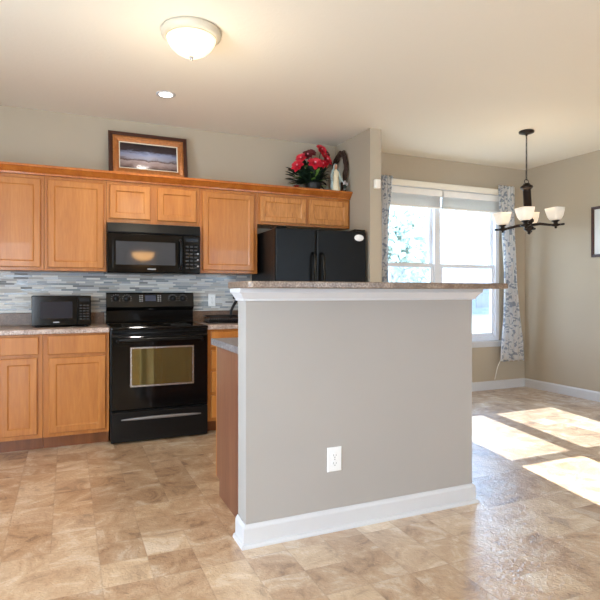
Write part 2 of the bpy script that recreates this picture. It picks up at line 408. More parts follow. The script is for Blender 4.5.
# ------------------------------------------------------------------ dining window
win = tag(build('window_1', MB(), 'white_vinyl') if False else bpy.data.objects.new('window_1', None), kind='structure'); COL.objects.link(win)
win.location = ((WX0+WX1)/2, 5.1, WZ0); ORG['window_1'] = Vector(win.location)
yo, yi = 5.13, 5.05
def frame_mb(x0, x1, z0, z1, wd, y0, y1):
    def R(d, y): return [(x0+d, y, z0+d), (x1-d, y, z0+d), (x1-d, y, z1-d), (x0+d, y, z1-d)]
    return MB().rings([R(0, y0), R(wd, y0), R(wd, y1), R(0, y1)], loop=True)
structure('window_frame', frame_mb(WX0, WX1, WZ0, WZ1, .05, YW+.012, YW+.12), 'white_vinyl', win)
structure('mullion', B(3.925, 4.005, YW+.014, YW+.118, WZ0+.05, WZ1-.05), 'white_vinyl', win)
for x0, x1 in ((WX0+.05, 3.925), (4.005, WX1-.05)):
    up = structure('upper_sash', frame_mb(x0+.002, x1-.002, 1.485, WZ1-.052, .042, 5.095, 5.125), 'white_vinyl', win)
    structure('glass', B(x0+.042, x1-.042, 5.108, 5.112, 1.525, WZ1-.09), 'pane_glass', up)
    lo = structure('lower_sash', frame_mb(x0+.002, x1-.002, WZ0+.052, 1.53, .042, 5.062, 5.092), 'white_vinyl', win)
    structure('glass', B(x0+.042, x1-.042, 5.075, 5.079, WZ0+.092, 1.49), 'pane_glass', lo)
    structure('insect_screen', B(x0+.006, x1-.006, 5.132, 5.134, WZ0+.056, 1.50), 'insect_screen', win)
structure('trim_2', B(WX0-.05, WX1+.05, YW-.045, YW+.05, WZ0-.022, WZ0), 'white_trim', bevel=.004)   # sill
structure('trim_3', B(WX0-.03, WX1+.03, YW-.014, YW-.0005, WZ0-.075, WZ0-.022), 'white_trim', bevel=.003)
# other openings of the room (glass door on the left, two unseen windows added behind for the fill lamps)
structure('door_1', frame_mb(.25, 2.15, .02, 2.05, .07, -.06, .0).xf(Matrix.Translation((XL, 0, 0)) @ Matrix.Rotation(PI/2, 4, 'Z')), 'white_vinyl')
structure('added_window_2', frame_mb(-2.25, -.75, .4, 2.4, .06, YB-.1, YB-.02), 'white_vinyl')
structure('added_window_3', frame_mb(3.4, 5.2, .4, 2.4, .06, YB-.1, YB-.02), 'white_vinyl')

# ------------------------------------------------------------------ outdoors
structure('lawn', B(-40, 60, YW+T+.02, 90, -.5, -.35), 'lawn')
def leaf_cloud(m, c, rad, n, size, rng):
    for _ in range(n):
        d = Vector((rng.gauss(0, 1), rng.gauss(0, 1), rng.gauss(0, 1))).normalized()*(rng.random()**.4)
        p = Vector((c[0]+d.x*rad[0], c[1]+d.y*rad[1], c[2]+d.z*rad[2]))
        q = Matrix.Rotation(rng.random()*6.28, 3, Vector((rng.gauss(0, 1), rng.gauss(0, 1), rng.gauss(0, 1))).normalized())
        L = size*rng.uniform(.6, 1.3); Wd = L*.4
        m.add([p+q@Vector(k) for k in ((0, 0, 0), (Wd, L*.4, 0), (0, L, L*.15), (-Wd, L*.4, 0))], [(0, 1, 2, 3)])
rng = random.Random(3)
tr = thing('tree', (8.75, 13.0, -.35), 'pale leafy tree outside, seen through the left window pane', 'tree')
m = MB(); leaf_cloud(m, (8.75, 13.0, 2.3), (1.15, 1.2, 1.75), 2600, .24, rng)
tag(build('foliage', m, 'foliage', tr), kind='stuff')
build('trunk', MB().tube([(8.75, 13, -.36), (8.8, 13, .6), (8.7, 13, 1.6), (8.75, 13, 2.6)], [.2, .16, .12, .05]), 'bark', tr)
hs = thing('house', (21, 30, -.35), 'pale neighbouring house outside, low in the right window pane', 'house')
build('wall', B(13, 34, 30, 38, -.36, 1.5), 'siding', hs)
build('roof', MB().prism([(29.4, 1.5), (38.6, 1.5), (34, 3.4)], 12.6, 34.4, 'x'), 'roofing', hs)
for x in (17, 22, 27): build('window', B(x, x+1.3, 29.95, 30.0, .1, 1.2), 'smoke_glass', hs)

# ------------------------------------------------------------------ kitchen wall cabinets
CF = YW-.315      # face of the wall cabinets (4.715)
def wall_cabinet(x0, x1, z0, z1, doors, label, wood='maple', frame='maple_frame'):
    t = thing('wall_cabinet', ((x0+x1)/2, YW, z0), label, 'cabinet', 'maple wall cabinets')
    build('carcass', B(x0+.0008, x1-.0008, CF+.02, YW-.002, z0, z1), frame, t, bevel=.0015)
    def R(d): return d
    # face frame with openings hidden by the doors
    build('face_frame', B(x0+.0008, x1-.0008, CF, CF+.0195, z0, z1), frame, t, bevel=.002)
    for a, b, c, d in doors: build('door', door_mb(a, b, CF-.001, c, d), wood, t)
    return t
ZT = 2.125
wall_cabinet(-1.12, -.172, 1.366, ZT, [(-1.095, -.662, 1.392, 2.095), (-.652, -.197, 1.392, 2.095)], 'tall maple wall cabinet at the left edge of the photo')
wall_cabinet(-.172, .297, 1.366, ZT, [(-.147, .275, 1.392, 2.095)], 'single door maple wall cabinet left of the mounted microwave')
wall_cabinet(.297, 1.077, 1.777, ZT, [(.322, .652, 1.812, 2.095), (.712, 1.050, 1.812, 2.095)], 'short two door maple wall cabinet above the mounted microwave')
wall_cabinet(1.077, 1.628, 1.366, ZT, [(1.107, 1.592, 1.392, 2.095)], 'single door maple wall cabinet between mounted microwave and refrigerator')
wall_cabinet(1.628, 2.612, 1.832, ZT, [(1.652, 2.122, 1.855, 2.095), (2.158, 2.588, 1.855, 2.095)], 'short two door wall cabinet with dark grain above the refrigerator', 'oak_figured')
cr = MB().prism([(CF, 2.126), (CF-.012, 2.126), (CF-.014, 2.140), (CF-.026, 2.150), (CF-.046, 2.172), (CF-.052, 2.178), (CF-.060, 2.180), (CF-.060, 2.198), (CF-.045, 2.200), (YW-.003, 2.200), (YW-.003, 2.126)], -1.12, 2.614, 'x')
tag(build('crown_molding', cr, 'crown_wood'), 'long orange wood crown molding along the cabinet tops', 'molding')

# ------------------------------------------------------------------ base cabinets, counters
BF = YW-.605      # 4.425
def base_cabinet(x0, x1, fronts, label, yb=YW-.003, yf=BF, s=-1, z1=.876, wood='maple', frame='maple_frame', side=None):
    t = thing('base_cabinet', ((x0+x1)/2, yb, 0), label, 'cabinet', 'maple base cabinets')
    prof = [(yb, 0), (yf-s*.075, 0), (yf-s*.075, .098), (yf-s*.02, .098), (yf-s*.02, z1), (yb, z1)]
    build('carcass', MB().prism(prof, x0+.001, x1-.001, 'x'), side or 'toe_wood', t)
    build('face_frame', B(x0+.001, x1-.001, min(yf, yf-s*.0195), max(yf, yf-s*.0195), .098, z1), frame, t, bevel=.002)
    for kind, a, b, c, d in fronts:
        build(kind, door_mb(a, b, yf+s*.001, c, d, s, panel=(kind == 'door')), wood, t)
    return t
base_cabinet(-1.12, -.482, [('drawer', -1.09, -.51, .727, .858), ('door', -1.09, -.51, .130, .703)], 'maple base cabinet past the left edge of the photo')
base_cabinet(-.482, -.170, [('drawer', -.452, -.199, .727, .860), ('door', -.452, -.207, .130, .703)], 'narrow maple base cabinet at the left edge of the photo')
base_cabinet(-.170, .300, [('drawer', -.137, .274, .722, .864), ('door', -.130, .272, .128, .697)], 'wide maple base cabinet under the small black microwave')
base_cabinet(1.082, 1.64, [('drawer', 1.112, 1.61, .727, .860), ('drawer', 1.112, 1.61, .545, .70), ('drawer', 1.112, 1.61, .345, .52), ('drawer', 1.112, 1.61, .13, .32)], 'maple base cabinet with drawers between stove and refrigerator')
def counter(x0, x1, label):
    t = thing('countertop', ((x0+x1)/2, YW, .878), label, 'countertop', 'laminate countertops')
    yf = BF-.03
    prof = [(YW-.003, .878), (yf+.004, .878), (yf, .882), (yf, .908), (yf+.006, .914), (YW-.003, .914)]
    build('slab', MB().prism(prof, x0, x1, 'x'), 'counter_laminate', t)
    build('upstand', MB().prism([(YW-.013, .9145), (YW-.032, .9145), (YW-.032, 1.012), (YW-.028, 1.016), (YW-.013, 1.016)], x0, x1, 'x'), 'splash_laminate', t)
counter(-1.12, .298, 'brown laminate countertop left of the stove')
counter(1.084, 1.645, 'brown laminate countertop right of the stove')
# peninsula behind the knee wall
pt = base_cabinet(.812, 2.105, [('door', .84, 1.23, .13, .70), ('drawer', .84, 1.23, .727, .86), ('door', 1.26, 1.66, .13, .70), ('drawer', 1.26, 1.66, .727, .86), ('door', 1.69, 2.08, .13, .70), ('drawer', 1.69, 2.08, .727, .86)],
             'brown panelled base cabinet behind the grey half wall', yb=KY1+.002, yf=3.108, s=1, side='panel_brown')
pc = MB().prism([(KY1+.002, .878), (3.136, .878), (3.14, .882), (3.14, .908), (3.134, .914), (KY1+.002, .914)], .790, 2.12, 'x')
tag(build('countertop', pc, 'peninsula_laminate'), 'low grey speckled countertop behind the half wall', 'countertop', 'laminate countertops')
# bar top
def round_rect(x0, x1, y0, y1, r, n=6):
    P = []
    for cx, cy, a0 in ((x1-r, y0+r, -PI/2), (x1-r, y1-r, 0), (x0+r, y1-r, PI/2), (x0+r, y0+r, PI)):
        P += [(cx+r*math.cos(a0+PI/2*i/n), cy+r*math.sin(a0+PI/2*i/n)) for i in range(n+1)]
    return P
def slab_rings(x0, x1, y0, y1, r, zz): return MB().rings([[(x, y, z) for x, y in round_rect(x0+d, x1-d, y0+d, y1-d, r)] for d, z in zz])
tag(build('bar_countertop', slab_rings(.72, 2.222, 2.20, 2.55, .03, [(.004, 1.2095), (0, 1.2135), (0, 1.236), (.004, 1.240)]), 'bar_laminate'), 'brown speckled bar top on the grey half wall', 'bar top')

# ------------------------------------------------------------------ range
SX0, SX1 = .308, 1.074; SY = 4.395
st = thing('kitchen_range', ((SX0+SX1)/2, 4.7, 0), 'black freestanding electric range with oven between the base cabinets', 'stove')
build('body', B(SX0, SX1, SY, YW-.04, .03, .893), 'black_satin', st, bevel=.003)
build('cooktop', slab_rings(SX0-.002, SX1+.002, SY-.028, YW-.10, .012, [(.004, .8935), (0, .898), (0, .910), (.006, .916)]), 'black_gloss', st)
for bx, by, br in ((.50, 4.53, .10), (.88, 4.53, .085), (.50, 4.77, .08), (.88, 4.77, .10)):
    build('burner', MB().lathe([(br, .9163), (br, .9172), (br-.008, .9172), (br-.008, .9163)], (bx, by, 0), 40, cap=False), 'slot_dark', st)
od = build('oven_door', MB().rings([[(SX0+.002+d, y, .262+d), (SX1-.002-d, y, .262+d), (SX1-.002-d, y, .842-d), (SX0+.002+d, y, .842-d)] for d, y in ((0, SY-.001), (0, SY-.022), (.006, SY-.028))]), 'black_gloss', st)
build('window_trim', frame_mb(.452, .955, .442, .756, .012, SY-.030, SY-.0285), 'silver', od)
build('window', B(.464, .943, SY-.0297, SY-.0285, .454, .744), 'oven_glass', od)
hm = MB().tube([(SX0+.05, SY-.028, .806), (SX0+.055, SY-.060, .818), (SX0+.09, SY-.068, .820), (SX1-.09, SY-.068, .820), (SX1-.055, SY-.060, .818), (SX1-.05, SY-.028, .806)], .0125, 12)
build('handle', hm, 'black_satin', od)
dr = build('drawer', MB().rings([[(SX0+.002+d, y, .012+d), (SX1-.002-d, y, .012+d), (SX1-.002-d, y, .252-d), (SX0+.002+d, y, .252-d)] for d, y in ((0, SY-.001), (0, SY-.018), (.006, SY-.024))]), 'black_satin', st)
pts = [(.385+.63*i/16, SY-.026-.012*math.sin(PI*i/16), .188+.006*math.sin(PI*i/16)) for i in range(17)]
build('handle', MB().tube(pts, [.004+.008*math.sin(PI*i/16)**.5 for i in range(17)], 10), 'handle_grey', dr)
build('vent_trim', MB().tube([(SX0+.004, SY-.012, .868), (SX1-.004, SY-.012, .868)], .009), 'black_satin', st)
YG = 4.93
bgp = [(YW-.041, .9165), (YG+.02, .9165), (YG+.02, 1.03), (YG-.01, 1.045), (YG-.018, 1.06), (YG, 1.178), (YG+.008, 1.186), (YG+.022, 1.190), (YW-.041, 1.190)]
bk = build('backguard', MB().prism(bgp, SX0, SX1, 'x'), 'black_gloss', st, bevel=.003)
def on_bg(z): return YG-.018+(z-1.06)*(.018/.118)
for kx in (.388, .482, .884, .976):
    kb = MB().lathe([(.027, 0), (.025, -.007), (.021, -.012), (.019, -.026), (.016, -.029)], (0, 0, 0), 24, axis='y')
    kb.box(-.005, .005, -.036, -.026, -.020, .020).xf(Matrix.Translation((kx, on_bg(1.135)-.001, 1.135)))
    k = build('knob', kb, 'black_satin', bk)
    ticks = MB()
    for i in range(9):
        a = math.radians(-30+30*i); c = (kx+.037*math.cos(a), 1.135+.037*math.sin(a))
        y = on_bg(c[1])-.0008
        ticks.box(c[0]-.0028, c[0]+.0028, y-.0008, y+.0008, c[1]-.0028, c[1]+.0028)
    build('dial_marks', ticks, 'grey_print', k)
y = on_bg(1.135); dm = Matrix.Translation((0, y, 1.135)) @ Matrix.Rotation(-math.atan(.018/.118), 4, 'X')
build('display', B(.638, .732, -.003, .001, -.024, .030).xf(dm), 'display_blue', bk)
for sx_ in (.592, .612, .752, .772):
    for zz in (-.022, -.006, .010, .026): build('button', B(sx_-.006, sx_+.006, -.003, .001, zz-.004, zz+.004).xf(dm), 'grey_print', bk)
build('badge', MB().lathe([(.022, 0), (.022, -.002), (.020, -.003)], (.690, YG-.0035, 1.0445), 24, axis='y', squash=.4), 'silver', bk)

# ------------------------------------------------------------------ microwave over the range
MX0, MX1 = .300, 1.073; MY = 4.665
mw = thing('microwave', ((MX0+MX1)/2, YW, 1.35), 'black microwave mounted under the wall cabinet above the stove', 'microwave')
build('body', B(MX0, MX1, MY, YW-.014, 1.352, 1.774), 'black_satin', mw, bevel=.003)
build('vent_panel', MB().prism([(MY-.0005, 1.688), (MY-.022, 1.690), (MY-.024, 1.700), (MY-.016, 1.770), (MY-.0005, 1.773)], MX0+.001, MX1-.001, 'x'), 'black_satin', mw)
md = build('door', MB().rings([[(MX0+.001+d, y, 1.358+d), (.918-d, y, 1.358+d), (.918-d, y, 1.686-d), (MX0+.001+d, y, 1.686-d)] for d, y in ((0, MY-.0005), (0, MY-.020), (.004, MY-.024))]), 'black_gloss', mw)
build('window_trim', frame_mb(.343, .876, 1.400, 1.642, .022, MY-.027, MY-.0245), 'black_gloss', md, bevel=.001)
build('window', B(.366, .853, MY-.0256, MY-.0245, 1.423, 1.619), 'smoke_glass', md)
build('badge', B(.620, .690, MY-.0255, MY-.0242, 1.383, 1.394), 'grey_print', md)
build('handle', MB().tube([(.897, MY-.024, 1.645), (.897, MY-.055, 1.630), (.897, MY-.062, 1.60), (.897, MY-.062, 1.44), (.897, MY-.055, 1.41), (.897, MY-.024, 1.395)], .0105, 12), 'black_satin', md)
cp = build('control_panel', MB().rings([[(.921+d, y, 1.358+d), (MX1-.001-d, y, 1.358+d), (MX1-.001-d, y, 1.686-d), (.921+d, y, 1.686-d)] for d, y in ((0, MY-.0005), (0, MY-.020), (.004, MY-.024))]), 'black_gloss', mw)
build('display', B(.945, 1.048, MY-.0252, MY-.0242, 1.632, 1.664), 'display_dark', cp)
for r in range(7):
    for c in range(3):
        build('button', B(.944+c*.038, .944+c*.038+.026, MY-.0250, MY-.0242, 1.398+r*.031, 1.398+r*.031+.013), 'slot_dark', cp)
for r in range(3): build('dial', MB().lathe([(.008, 0), (.008, -.004), (.006, -.005)], (1.050, MY-.0242, 1.42+r*.055), 16, axis='y'), 'grey_print', cp)

# ------------------------------------------------------------------ small microwave on the counter
sm = thing('microwave', (-.044, 4.79, .9145), 'small black microwave standing on the counter left of the stove', 'microwave')
fy = 4.63
build('body', B(-.258, .174, fy, 4.96, .927, 1.165), 'black_satin', sm, bevel=.004)
for fx in (-.22, .136):
    for f2 in (fy+.04, 4.92): build('foot', MB().lathe([(.014, .9147), (.016, .927)], (fx, f2, 0), 12), 'slot_dark', sm)
sd = build('door', MB().rings([[(-.257+d, y, .930+d), (.072-d, y, .930+d), (.072-d, y, 1.162-d), (-.257+d, y, 1.162-d)] for d, y in ((0, fy-.0005), (0, fy-.016), (.003, fy-.019))]), 'black_gloss', sm)
build('window', B(-.196, .035, fy-.0202, fy-.0192, .985, 1.118), 'small_glass', sd)
build('badge', B(-.105, -.060, fy-.0204, fy-.0192, .950, .960), 'grey_print', sd)
sp = build('control_panel', MB().rings([[(.075+d, y, .930+d), (.173-d, y, .930+d), (.173-d, y, 1.162-d), (.075+d, y, 1.162-d)] for d, y in ((0, fy-.0005), (0, fy-.016), (.003, fy-.019))]), 'black_gloss', sm)
build('display', B(.088, .160, fy-.0202, fy-.0192, 1.118, 1.142), 'display_dark', sp)
for r in range(6):
    for c in range(3): build('button', B(.088+c*.026, .088+c*.026+.018, fy-.0201, fy-.0192, .972+r*.022, .972+r*.022+.009), 'slot_dark', sp)

# ------------------------------------------------------------------ refrigerator
fr = thing('refrigerator', (2.12, 4.7, 0), 'black side by side refrigerator in the alcove under the short cabinets', 'refrigerator')
FX0, FX1, FY = 1.664, 2.582, 4.335
build('body', B(FX0, FX1, FY+.085, YW-.04, .015, 1.752), 'black_fridge', fr, bevel=.004)
def fdoor(x0, x1): return MB().rings([[(x, y, z) for x, z in round_rect(x0+d, x1-d, .075+d, 1.762-d, .012)] for d, y in ((0, FY+.08), (0, FY+.012), (.004, FY+.004), (.012, FY))])
build('kick_grille', B(FX0+.01, FX1-.01, FY+.04, FY+.084, .012, .07), 'black_satin', fr)
for x0, x1, hx in ((FX0, 2.058, 2.022), (2.063, FX1, 2.110)):
    d = build('door', fdoor(x0, x1), 'black_fridge', fr)
    build('handle', MB().tube([(hx, FY-.001, 1.545), (hx, FY-.040, 1.530), (hx, FY-.055, 1.50), (hx, FY-.058, 1.1), (hx, FY-.055, .72), (hx, FY-.040, .69), (hx, FY-.001, .675)], .014, 12), 'black_gloss', d)
    if x0 > 2: tag(build('badge', MB().lathe([(.050, 0), (.050, -.002), (.046, -.004)], (2.502, FY-.0003, 1.702), 32, axis='y', squash=.62), 'badge_white', d), 'white oval badge')
for x0 in (FX0+.01, FX1-.11): build('hinge_cover', MB().prism([(FY+.005, 1.763), (FY+.16, 1.763), (FY+.16, 1.775), (FY+.03, 1.785), (FY+.008, 1.78)], x0, x0+.10, 'x'), 'black_satin', fr)

# ------------------------------------------------------------------ outlets
def outlet(x, y, z, label, wd=.079, ht=.122):
    t = thing('wall_outlet', (x, y, z), label, 'outlet', 'white duplex outlets')
    build('cover_plate', MB().rings([[(x-wd/2+d, yy, z-ht/2+d), (x+wd/2-d, yy, z-ht/2+d), (x+wd/2-d, yy, z+ht/2-d), (x-wd/2+d, yy, z+ht/2-d)] for d, yy in ((0, y-.0005), (0, y-.003), (.004, y-.006))]), 'white_plastic', t)
    for s in (-1, 1):
        c = z+s*.020
        f = build('receptacle', MB().rings([[(px, yy, pz) for px, pz in round_rect(x-.017+d, x+.017-d, c-.0145+d, c+.0145-d, .012)] for d, yy in ((0, y-.0061), (0, y-.0075), (.001, y-.008))]), 'white_plastic', t)
        sl = MB().box(x-.008, x-.006, y-.0084, y-.0081, c-.003, c+.007).box(x+.006, x+.008, y-.0084, y-.0081, c-.003, c+.006).lathe([(.0025, -.0084), (.0025, -.0081)], (x, y, c-.009), 10, axis='y')
        build('slots', sl, 'slot_dark', f)
    build('screw', MB().lathe([(.003, -.0061), (.003, -.0072)], (x, y, z), 12, axis='y'), 'grey_print', t)
outlet(1.227, KY0, .353, 'white duplex outlet low on the grey half wall')
outlet(1.272, YW-.012, 1.116, 'white duplex outlet on the mosaic backsplash right of the stove', .07, .115)

# ------------------------------------------------------------------ things on the right counter
rk = MB()
rx0, rx1, ry0, ry1, rz = 1.14, 1.44, 4.62, 4.82, .915
for z in (rz+.006, rz+.062): rk.tube([(rx0, ry0, z), (rx1, ry0, z), (rx1, ry1, z), (rx0, ry1, z)], .005, 8, closed=True)
r_t = thing('dish_rack', (1.29, 4.72, rz), 'low dark metal rack on the counter right of the stove', 'rack')
build('frame', rk, 'rack_dark', r_t)
wr = MB()
for i in range(14):
    x = rx0+.02+i*.02
    wr.tube([(x, ry0, rz+.062), (x, ry0, rz+.006), (x, ry1, rz+.006), (x, ry1, rz+.062)], .0028, 6)
build('wires', wr, 'rack_dark', r_t)
build('tray', B(rx0+.008, rx1-.008, ry0+.008, ry1-.008, rz+.013, rz+.036), 'rack_dark', r_t, bevel=.004)
hk = thing('curved_stand', (1.425, 4.90, .9145), 'slim black curved stand on the counter beside the dark rack', 'stand')
build('base', MB().lathe([(.038, .9147), (.038, .922), (.012, .930)], (1.425, 4.90, 0), 20), 'black_satin', hk)
build('arm', MB().tube([(1.425, 4.90, .925), (1.422, 4.90, .97), (1.430, 4.90, 1.02), (1.452, 4.90, 1.065), (1.474, 4.90, 1.10), (1.480, 4.90, 1.125), (1.468, 4.90, 1.142), (1.446, 4.90, 1.140)], [.012, .012, .012, .013, .016, .018, .016, .012], 10), 'black_satin', hk)

# ------------------------------------------------------------------ decor above the cabinets
zt = 2.2005
pf = thing('framed_picture', (.67, 4.95, zt), 'wood and gold framed picture leaning on the wall above the cabinets', 'picture')
FW, FH = .690, .425
lean = Matrix.Translation((.672, 4.905, zt)) @ Matrix.Rotation(-math.radians(10), 4, 'X')
def fr_rings(w0, h0, lst):  # nested frame rings facing -y
    return [[(-w0/2+d, y, d), (w0/2-d, y, d), (w0/2-d, y, h0-d), (-w0/2+d, y, h0-d)] for d, y in lst]
build('outer_frame', MB().rings(fr_rings(FW, FH, [(0, 0), (0, -.018), (.008, -.030), (.022, -.030), (.036, -.020), (.036, 0)]), loop=True).xf(lean), 'dark_frame', pf)
build('inner_frame', MB().rings(fr_rings(FW, FH, [(.0362, -.001), (.0362, -.020), (.050, -.026), (.072, -.020), (.088, -.012), (.088, -.001)]), loop=True).xf(lean), 'gold_frame', pf)
build('lip', MB().rings(fr_rings(FW, FH, [(.0882, -.001), (.0882, -.012), (.096, -.010), (.096, -.001)]), loop=True).xf(lean), 'lip_pale', pf)
build('backing', B(-FW/2+.004, FW/2-.004, .0005, .006, .004, FH-.004).xf(lean), 'dark_frame', pf)
build('print', B(-FW/2+.0963, FW/2-.0963, -.006, -.001, .0963, FH-.0963).xf(lean), 'painting', pf)

# twig wreath leaning in the corner
wm = MB(); rg = random.Random(5)
for k in range(16):
    R0 = .136+rg.uniform(-.016, .016); ph = rg.uniform(0, 6.28); a1, a2 = rg.uniform(.004, .015), rg.uniform(.004, .012)
    wm.tube([((R0+a1*math.sin(5*a+ph))*math.cos(a), a2*math.cos(4*a+ph*2)*1.6, (R0+a1*math.sin(5*a+ph))*math.sin(a)) for a in [2*PI*i/48 for i in range(48)]], .0045, 5, closed=True)
wm.xf(Matrix.Translation((2.577, 4.868, zt+.235)) @ Matrix.Diagonal((1, 1, 1.4, 1)) @ Matrix.Rotation(.09, 4, 'Y') @ Matrix.Rotation(PI/2, 4, 'Z'))
wr_ = tag(build('wreath', wm, 'twig'), 'brown twig wreath leaning on the alcove wall behind the statuette', 'wreath')

fl = thing('flower_arrangement', (2.27, 4.86, zt), 'big bunch of red artificial flowers with dark leaves on the cabinet top', 'flowers')
fc = Vector((2.27, 4.86, zt))
build('pot', MB().lathe([(.055, 0), (.075, .03), (.085, .085), (.078, .10), (.070, .10), (.066, .085), (.05, .085)], fc, 28), 'pot_dark', fl)
def leaf(m, base, d, L, W, droop, rg):
    d = d.normalized(); side = d.cross(Vector((0, 0, 1)))
    side = side.normalized() if side.length > .01 else Vector((1, 0, 0)); n = side.cross(d)
    rows = []
    for i in range(6):
        u = i/5; p = base+d*L*u-Vector((0, 0, 1))*droop*L*u*u; wdt = W*math.sin(PI*min(1, u*.92+.06))**.8
        rows.append((p-side*wdt+n*wdt*.25, p, p+side*wdt+n*wdt*.25))
    vs = [q for r in rows for q in r]
    m.add(vs, [(r*3+c, r*3+c+1, r*3+c+4, r*3+c+3) for r in range(5) for c in range(2)], True)
lm = MB(); ll = MB()
for k in range(520):
    a = rg.uniform(0, 2*PI); e = rg.uniform(-.35, 1.2); rr = rg.uniform(.02, .19)
    d = Vector((math.cos(a)*math.cos(e)*1.15, math.sin(a)*math.cos(e)*.45, math.sin(e)))
    base = fc+Vector((0, 0, .09))+Vector((d.x*rr*1.1, d.y*rr*.6, max(-.055, d.z*rr*1.05)))
    dr_ = rg.uniform(0, .45)
    tip = base+d*.14-Vector((0, 0, dr_*.14))
    if (tip.x > 2.34 and tip.y < 4.81) or tip.x > 2.50 or tip.y < 4.72 or min(tip.z, base.z) < zt+.03 or base.z+d.z*.06 < zt+.03: continue
    leaf(ll if k % 9 == 0 else lm, base, d+Vector((0, 0, .1)), rg.uniform(.07, .13), rg.uniform(.014, .026), dr_, rg)
for p, d in (((2.13, 4.82, zt+.12), (-1, 0, .1)), ((2.13, 4.80, zt+.06), (-1, 0, .2)), ((2.15, 4.80, zt+.09), (-1, -.2, -.15))):
    leaf(lm, Vector(p), Vector(d), .13, .012, .2, rg)
tag(build('foliage', lm, 'leaf_dark', fl), kind='stuff'); tag(build('pale_leaves', ll, 'leaf_light', fl), 'lighter green leaves', kind='stuff')
stm = MB()
heads = [((2.075, 4.79, zt+.235), .058, 'petal_red'), ((2.115, 4.80, zt+.315), .048, 'petal_red'), ((2.245, 4.76, zt+.265), .066, 'petal_red'), ((2.335, 4.78, zt+.275), .050, 'petal_red'),
         ((2.335, 4.81, zt+.420), .058, 'petal_red'), ((2.385, 4.80, zt+.325), .064, 'petal_red'), ((2.200, 4.83, zt+.365), .050, 'petal_dark'), ((2.245, 4.85, zt+.39), .045, 'petal_dark'), ((2.42, 4.86, zt+.40), .045, 'petal_dark'), ((2.455, 4.88, zt+.33), .05, 'petal_dark')]
for c, r, mt in heads:
    r *= 1.22; c = Vector(c); out = (Vector((c.x-fc.x, -.16, .10))).normalized()
    q = out.to_track_quat('Z', 'Y').to_matrix()
    m = MB(); pk = MB()
    for ring, (n, rad, tilt) in enumerate(((7, r, .15), (7, r*.9, .55), (6, r*.72, .9), (4, r*.5, 1.2))):
        for i in range(n):
            a = 2*PI*i/n+ring*.5+rg.uniform(-.15, .15)
            rows = []
            for j in range(5):
                u = j/4; t_ = tilt*(1-.35*u)+.12*math.sin(i*2.3+ring); rr = rad*u*math.cos(t_); zz = rad*u*math.sin(t_)+.004*math.sin(9*u+a)
                wdt = rad*.36*math.sin(PI*(.12+.80*u))
                ctr = Vector((rr*math.cos(a), rr*math.sin(a), zz)); sd_ = Vector((-math.sin(a), math.cos(a), 0))
                rows.append([c+q@(ctr-sd_*wdt+Vector((0, 0, wdt*.3))), c+q@ctr, c+q@(ctr+sd_*wdt+Vector((0, 0, wdt*.3)))])
            m.add([p for r_ in rows for p in r_], [(r_*3+k, r_*3+k+1, r_*3+k+4, r_*3+k+3) for r_ in range(4) for k in range(2)], True)
    f = build('flower', m, mt, fl)
    build('flower_center', MB().sphere(c+q@Vector((0, 0, r*.30)), r*.13, 10), 'petal_pink', f)
    stm.tube([fc+Vector((0, 0, .06)), fc*.5+c*.5+Vector((0, .0, .0)), c], .004, 6)
build('stems', stm, 'leaf_dark', fl)

lf = MB(); c = Vector((2.035, 4.735, zt+.022))
for i in range(9):
    a = 2*PI*i/9; leaf(lf, c, Vector((math.cos(a), math.sin(a), .35)), .035, .014, .4, rg)
tag(build('red_blossom', lf, 'petal_red'), 'small red blossom lying on the cabinet top left of the flowers', 'flower')

# statuette
sg = thing('figurine', (2.446, 4.700, zt), 'small robed statuette with pale mantle on the cabinet top', 'statuette')
sg.scale = (1.05, 1.05, 1.18)
c = Vector((2.446, 4.700, zt))
build('robe', MB().lathe([(.040, 0), (.044, .01), (.036, .05), (.030, .11), (.034, .15), (.030, .165), (.014, .176), (.010, .185), (0.004, .19)], c, 24, squash=.75), 'statue_robe', sg)
build('head', MB().sphere(c+Vector((0, -.004, .203)), .019, 16, (.85, .95, 1.2)), 'statue_skin', sg)
vl = []
for r, h in ((.052, .01), (.048, .08), (.050, .14), (.040, .172), (.024, .19), (.024, .212), (.014, .230), (.003, .234)):
    vl.append([(c.x+r*math.cos(a), c.y+.004+r*.72*math.sin(a), zt+h) for a in [math.radians(-40+260*i/20) for i in range(21)]]+[(c.x+r*.92*math.cos(a), c.y+.004+r*.66*math.sin(a), zt+h) for a in [math.radians(220-260*i/20) for i in range(21)]])
build('mantle', MB().rings(vl, True), 'statue_mantle', sg)
for s in (-1, 1):
    build('arm', MB().tube([c+Vector((s*.030, -.006, .155)), c+Vector((s*.046, -.012, .115)), c+Vector((s*.054, -.030, .085)), c+Vector((s*.056, -.036, .075))], [.012, .012, .009, .006], 10), 'statue_mantle', sg)
# white blossoms beside the statuette
wf = thing('white_flowers', (2.546, 4.685, zt), 'little bunch of white flowers right of the statuette', 'flowers')
m = MB(); mg = MB()
for k in range(7):
    cc = Vector((2.546+rg.uniform(-.020, .020), 4.685+rg.uniform(-.02, .02), zt+.055+rg.uniform(-.03, .05)))
    m2 = MB()
    for i in range(6):
        a = 2*PI*i/6; leaf(m2, cc, Vector((math.cos(a), -.5, math.sin(a))), .020, .008, .1, rg)
    build('flower', m2, 'petal_white', wf)
for i in range(14):
    leaf(mg, Vector((2.546, 4.685, zt+.005)), Vector((rg.uniform(-.3, .3), rg.uniform(-.4, .4), 1)), .08, .012, .2, rg)
tag(build('leaves', mg, 'leaf_dark', wf), kind='stuff')

